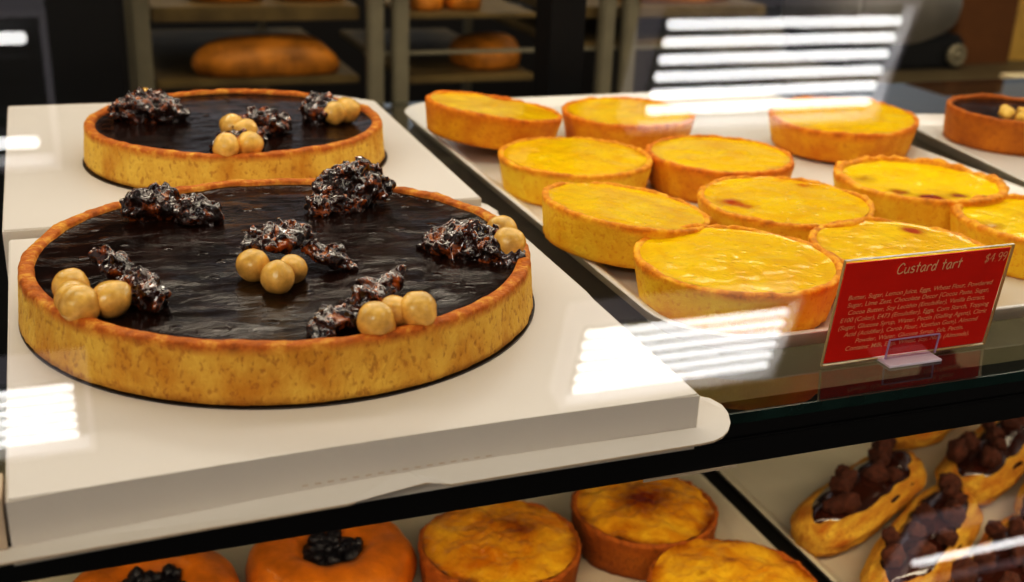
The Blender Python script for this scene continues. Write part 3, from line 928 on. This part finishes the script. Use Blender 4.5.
eclair('leftmost chocolate eclair, alone beside the bare cream tray', 0.5285, 0.6120, 0.47, 3, 0.163)
eclair('chocolate eclair second from the left, cut by the bottom edge', 0.5330, 0.5450, 0.60, 14, 0.172)
eclair('upper right chocolate eclair with broad bare side, under the rail', 0.6770, 0.6360, 0.50, 25, 0.165)
eclair('chocolate eclair nearest the bottom right corner', 0.5700, 0.5010, 0.56, 36, 0.165)
eclair('chocolate eclair half hidden by the rail behind the leftmost one', 0.6900, 0.7250, 0.50, 47, 0.160)
eclair('chocolate eclair cut off by the right edge below the rail', 0.7000, 0.5800, 0.55, 58, 0.165)

# ---------------------------------------------------- bakery seen behind the case
rk = thing('tray_rack', 'grey metal tray rack with loaves behind the display case', 'rack')
for x in (0.083, 0.375, 0.409, 0.708, 0.743):
    box_obj('rack_post', (x - 0.011, x + 0.011, 1.485, 1.503, -1.0, 0.75), M['rack_metal'], rk, 0.003)
box_obj('rack_post', (0.068, 0.074, 1.55, 1.56, -1.0, 0.75), M['rack_metal'], rk)
for x in (0.30, 0.66):
    box_obj('rack_post', (x - 0.006, x + 0.006, 1.95, 1.97, -1.0, 0.75), M['rack_metal'], rk)
for z in (-0.2, -0.048, 0.12):
    box_obj('rack_rail', (0.364, 0.95, 1.504, 1.510, z, z + 0.005), M['rack_metal'], rk)


def rack_tray(label, x0, x1, y0, y1, z, h):
    o = tag(box_obj('baking_tray', (x0, x1, y0, y1, z, z + h), M['rack_tray'], None, 0.002), label, 'tray')
    return o


rack_tray('baking tray of the left rack under the large loaf', 0.098, 0.360, 1.515, 1.93, -0.0860, 0.011)
rack_tray('baking tray of the left rack above the large loaf', 0.098, 0.360, 1.515, 1.93, -0.0030, 0.019)
rack_tray('baking tray right of the double posts under the smaller loaf', 0.424, 0.612, 1.515, 1.93, -0.0900, 0.010)
rack_tray('baking tray right of the double posts holding the top rolls', 0.424, 0.612, 1.515, 1.93, -0.0030, 0.007)
rack_tray('baking tray of the right rack beside the striped reflection', 0.650, 0.980, 1.515, 1.93, -0.0480, 0.010)
rack_tray('upper baking tray of the right rack at the top of the photo', 0.650, 0.980, 1.515, 1.93, -0.0050, 0.016)


def loaf(name, label, cat, x, y, z, rx, ry, rz, seed, group=None):
    bm = bmesh.new()
    blob(bm, (0, 0, 0), 1.0, seed, 4, 0.07, 1.3, 0, None, (rx, ry, rz))
    for v in bm.verts:                             # squarer ends than an egg
        t = v.co.x / rx
        v.co.y *= 1 + 0.35 * t * t; v.co.z *= 1 + 0.35 * t * t
    for v in bm.verts:
        if v.co.z < -rz * 0.45:
            v.co.z = -rz * 0.45
    o = tag(obj(name, bm, M['loaf']), label, cat, group)
    o.location = (x, y, z + rz * 0.45)
    return o


loaf('bread_loaf', 'large round brown loaf on the rack behind the far chocolate tart', 'bread', 0.2450, 1.550, -0.0748, 0.094, 0.034, 0.034, 5)
loaf('bread_loaf', 'smaller reddish brown loaf left of the black door stile', 'bread', 0.5650, 1.60, -0.0798, 0.050, 0.06, 0.030, 9)
for k, (x, lab) in enumerate(((0.20, 'bread roll top left above the large loaf'), (0.31, 'bread roll beside the double posts at the top of the photo'))):
    loaf('bread_roll', lab, 'bread', x, 1.60, 0.0162, 0.05, 0.05, 0.030, 20 + k, 'rolls on the upper rack trays')
for k, (x, lab) in enumerate(((0.462, 'orange bread roll just right of the double posts'), (0.520, 'orange bread roll second from the double posts'))):
    loaf('bread_roll', lab, 'bread', x, 1.58, 0.0042, 0.027, 0.04, 0.026, 30 + k, 'rolls on the upper rack trays')
loaf('bread_roll', 'brown bread roll above the striped reflection', 'bread', 0.86, 1.60, 0.0112, 0.10, 0.06, 0.026, 41)

# worktop and kit behind on the right
ct = tag(box_obj('worktop', (1.04, 2.00, 1.09, 2.10, -1.0, -0.105), M['counter'], None, 0.004), 'olive grey worktop behind the case at the right', 'counter')
mc = thing('kitchen_machine', 'grey machine with a dark base and round pale dial on the worktop', 'machine', (1.30, 1.57, -0.105))
bm = bmesh.new()
add_box(bm, -0.12, 0.115, 0.0, 0.20, 0.0, 0.054, 0.008)
obj('base', bm, M['machine_dark'], mc, smooth=False)
bm = bmesh.new()
pts = [(-0.12, 0.046), (0.0, 0.044), (0.045, 0.056), (0.078, 0.074), (0.086, 0.11), (0.060, 0.16), (0.03, 0.19), (-0.12, 0.195)]
lo = [bm.verts.new((x, -0.014, z)) for x, z in pts]; hi = [bm.verts.new((x, 0.21, z)) for x, z in pts]
bm.faces.new(lo); bm.faces.new(list(reversed(hi)))
for i in range(len(pts)):
    j = (i + 1) % len(pts)
    bm.faces.new((lo[j], lo[i], hi[i], hi[j]))
bmesh.ops.bevel(bm, geom=list(bm.edges), offset=0.006, segments=3, affect='EDGES')
obj('housing', bm, M['machine'], mc)
bm = bmesh.new()
lathe(bm, [(0, -0.004), (0.017, -0.004), (0.0185, 0.0), (0.0185, 0.006), (0.014, 0.009), (0.012, 0.006), (0.006, 0.006), (0.005, 0.010), (0, 0.010)], 48)
bmesh.ops.rotate(bm, verts=bm.verts, matrix=Matrix.Rotation(PI / 2, 3, 'X'))
bmesh.ops.translate(bm, verts=bm.verts, vec=(0.090, -0.0055, 0.024))
obj('dial', bm, M['rack_metal'], mc)
bm = bmesh.new()
prism(bm, rounded(1.418, 1.60, 1.545, 1.72, 0.012), -0.105, 0.16)
tag(obj('brown_box', bm, M['brown'], None, False), 'tall brown box standing on the worktop right of the grey machine', 'box')
bm = bmesh.new()
prism(bm, rounded(1.272, 1.27, 1.50, 1.34, 0.012), -0.105, -0.066)
tag(obj('cream_tub', bm, M['cream'], None, False), 'cream tub on the worktop behind the nut topped tart', 'tub')
bm = bmesh.new()
prism(bm, rounded(1.555, 1.62, 1.75, 1.74, 0.02), -0.105, 0.01)
tag(obj('yellow_tub', bm, plain('yellow_tub', lin(206, 168, 84), 0.5), None, False), 'pale yellow tub at the top right corner of the photo', 'tub')

# -------------------------------------------------------------- the room itself
def struct(o):
    o['kind'] = 'structure'
    return o


struct(box_obj('floor', (-3.0, 4.6, -3.6, 2.7, -1.05, -1.0), M['shop_floor']))
struct(box_obj('ceiling', (-3.0, 4.6, -3.6, 2.7, 1.56, 1.62), M['shop_ceiling']))
struct(box_obj('wall_back', (-3.0, 4.6, 2.7, 2.8, -1.05, 1.62), M['shop_wall']))


def ceiling_light(label, x0, x1, y0, y1, lit=(1, 1, 1, 1, 1, 1)):
    """a ceiling fitting with six bare tubes lying across it"""
    t = thing('ceiling_light', label, 'lamp', (0, 0, 0), (0, 0, 0), 'shop ceiling lights')
    m = 0.02
    box_obj('fitting_back', (x0 - m, x1 + m, y0 - m, y1 + m, 1.525, 1.5599), M['fixture'], t)
    bm = bmesh.new()
    e = 0.010
    add_box(bm, x0 - m, x1 + m, y0 - m - e, y0 - m, 1.49, 1.5599); add_box(bm, x0 - m, x1 + m, y1 + m, y1 + m + e, 1.49, 1.5599)
    add_box(bm, x0 - m - e, x0 - m, y0 - m - e, y1 + m + e, 1.49, 1.5599); add_box(bm, x1 + m, x1 + m + e, y0 - m - e, y1 + m + e, 1.49, 1.5599)
    obj('fitting_frame', bm, M['frame_glow'], t, smooth=False)
    n = len(lit)
    p = (y1 - y0) / n
    for k in range(n):
        bm = bmesh.new()
        r = p * 0.26
        lathe(bm, [(0, x0), (r * 0.6, x0), (r, x0 + r * 0.5), (r, x1 - r * 0.5), (r * 0.6, x1), (0, x1)], 16)
        bmesh.ops.rotate(bm, verts=bm.verts, matrix=Matrix.Rotation(PI / 2, 3, 'Y'))
        for v in bm.verts:
            v.co.x = v.co.x
        bmesh.ops.translate(bm, verts=bm.verts, vec=(0, y1 - p * (k + 0.5), 1.5))
        obj('tube', bm, M['tube'] if lit[k] else M['dead_tube'], t)
    return t


ceiling_light('six tube ceiling light mirrored large above the custard tarts', 1.020, 1.530, -0.473, -0.258)
ceiling_light('six tube ceiling light mirrored over the right corner of the near cake box', 1.008, 1.524, -1.205, -1.005)
ceiling_light('ceiling light mirrored at the left edge on the near cake box', -0.560, -0.055, -1.140, -0.990)
ceiling_light('ceiling light with two lit tubes mirrored at the upper left', -0.560, -0.060, -0.480, -0.262, (1, 0, 0, 0, 0, 1))
ceiling_light('ceiling light mirrored over the eclairs at the bottom right', 2.40, 2.95, -2.30, -2.06, (0, 0, 0, 1, 0, 0))

# ------------------------------------------------------------------------ light
def area(name, loc, sx, sy, power, col, rot=(0, 0, 0)):
    l = bpy.data.lights.new(name, 'AREA'); l.shape = 'RECTANGLE'
    l.size = sx; l.size_y = sy; l.energy = power; l.color = col
    o = bpy.data.objects.new(name, l); C.objects.link(o)
    o.location = loc; o.rotation_euler = rot
    return o


WARM = (1.0, 0.90, 0.75)
area('shop_downlight', (0.45, 0.36, 1.50), 1.6, 0.22, 10.5, WARM, (0, 0, 0))
area('front_fill', (-1.35, -1.25, 1.35), 1.2, 0.5, 25, (1.0, 0.93, 0.84), (math.radians(52), 0, math.radians(-42)))  # added unseen fill from front left, brightens the front faces
area('case_lamp', (0.7, 0.66, 0.44), 2.4, 0.08, 3.4, WARM, (math.radians(-8), 0, 0))
area('rear_glint_fill', (0.7, 0.965, 0.42), 2.4, 0.05, 7.0, WARM, (math.radians(-20), 0, 0))  # added unseen strip that puts glints on the glossy toppings
area('shelf_lamp', (0.7, 0.43, -0.030), 2.6, 0.02, 3.2, (1.0, 0.86, 0.64), (math.radians(18), 0, 0))
area('wall_band_fill', (0.9, 2.25, 1.1), 2.4, 0.2, 10, (0.92, 0.95, 1.0), (math.radians(35), 0, 0))  # added to brighten the pale wall band mirrored in the far tart
area('kitchen_lamp', (0.8, 1.35, 1.45), 2.0, 0.5, 16, (1.0, 0.88, 0.70), (math.radians(10), 0, 0))

w = bpy.data.worlds.new('shop_light')
bpy.context.scene.world = w
w.use_nodes = True
bg = w.node_tree.nodes['Background']
bg.inputs['Color'].default_value = (1.0, 0.94, 0.87, 1)
bg.inputs['Strength'].default_value = 0.5

# ----------------------------------------------------------------------- camera
cam = bpy.data.cameras.new('camera')
co = bpy.data.objects.new('camera', cam); C.objects.link(co)
rt = Vector((0.9363, -0.3489, 0.0386)); fw = Vector((0.3385, 0.8682, -0.3628))
rt.normalize(); fw = (fw - rt * fw.dot(rt)).normalized(); up = rt.cross(fw)
mw = Matrix((rt, up, -fw)).transposed().to_4x4()
mw.translation = (0, 0, 0.225)
co.matrix_world = mw
cam.sensor_width = 36
cam.lens = 1156.1 / 1024 * 36
cam.clip_start = 0.01
cam.dof.use_dof = True
cam.dof.focus_distance = 0.53
cam.dof.aperture_fstop = 10.0
bpy.context.scene.camera = co

for o in list(C.objects):                      # stand the case on the shop floor
    if o.parent is None:
        o.location.z += Z0

vs = bpy.context.scene.view_settings
vs.view_transform = 'Standard'
vs.look = 'None'
vs.exposure = -0.18
vs.use_curve_mapping = True                     # a punchy print-like tone curve, the same for the whole picture
cm = vs.curve_mapping
cv = cm.curves[3]
for x, y in ((0.04, 0.022), (0.16, 0.125), (0.45, 0.45)):
    cv.points.new(x, y)
cm.update()
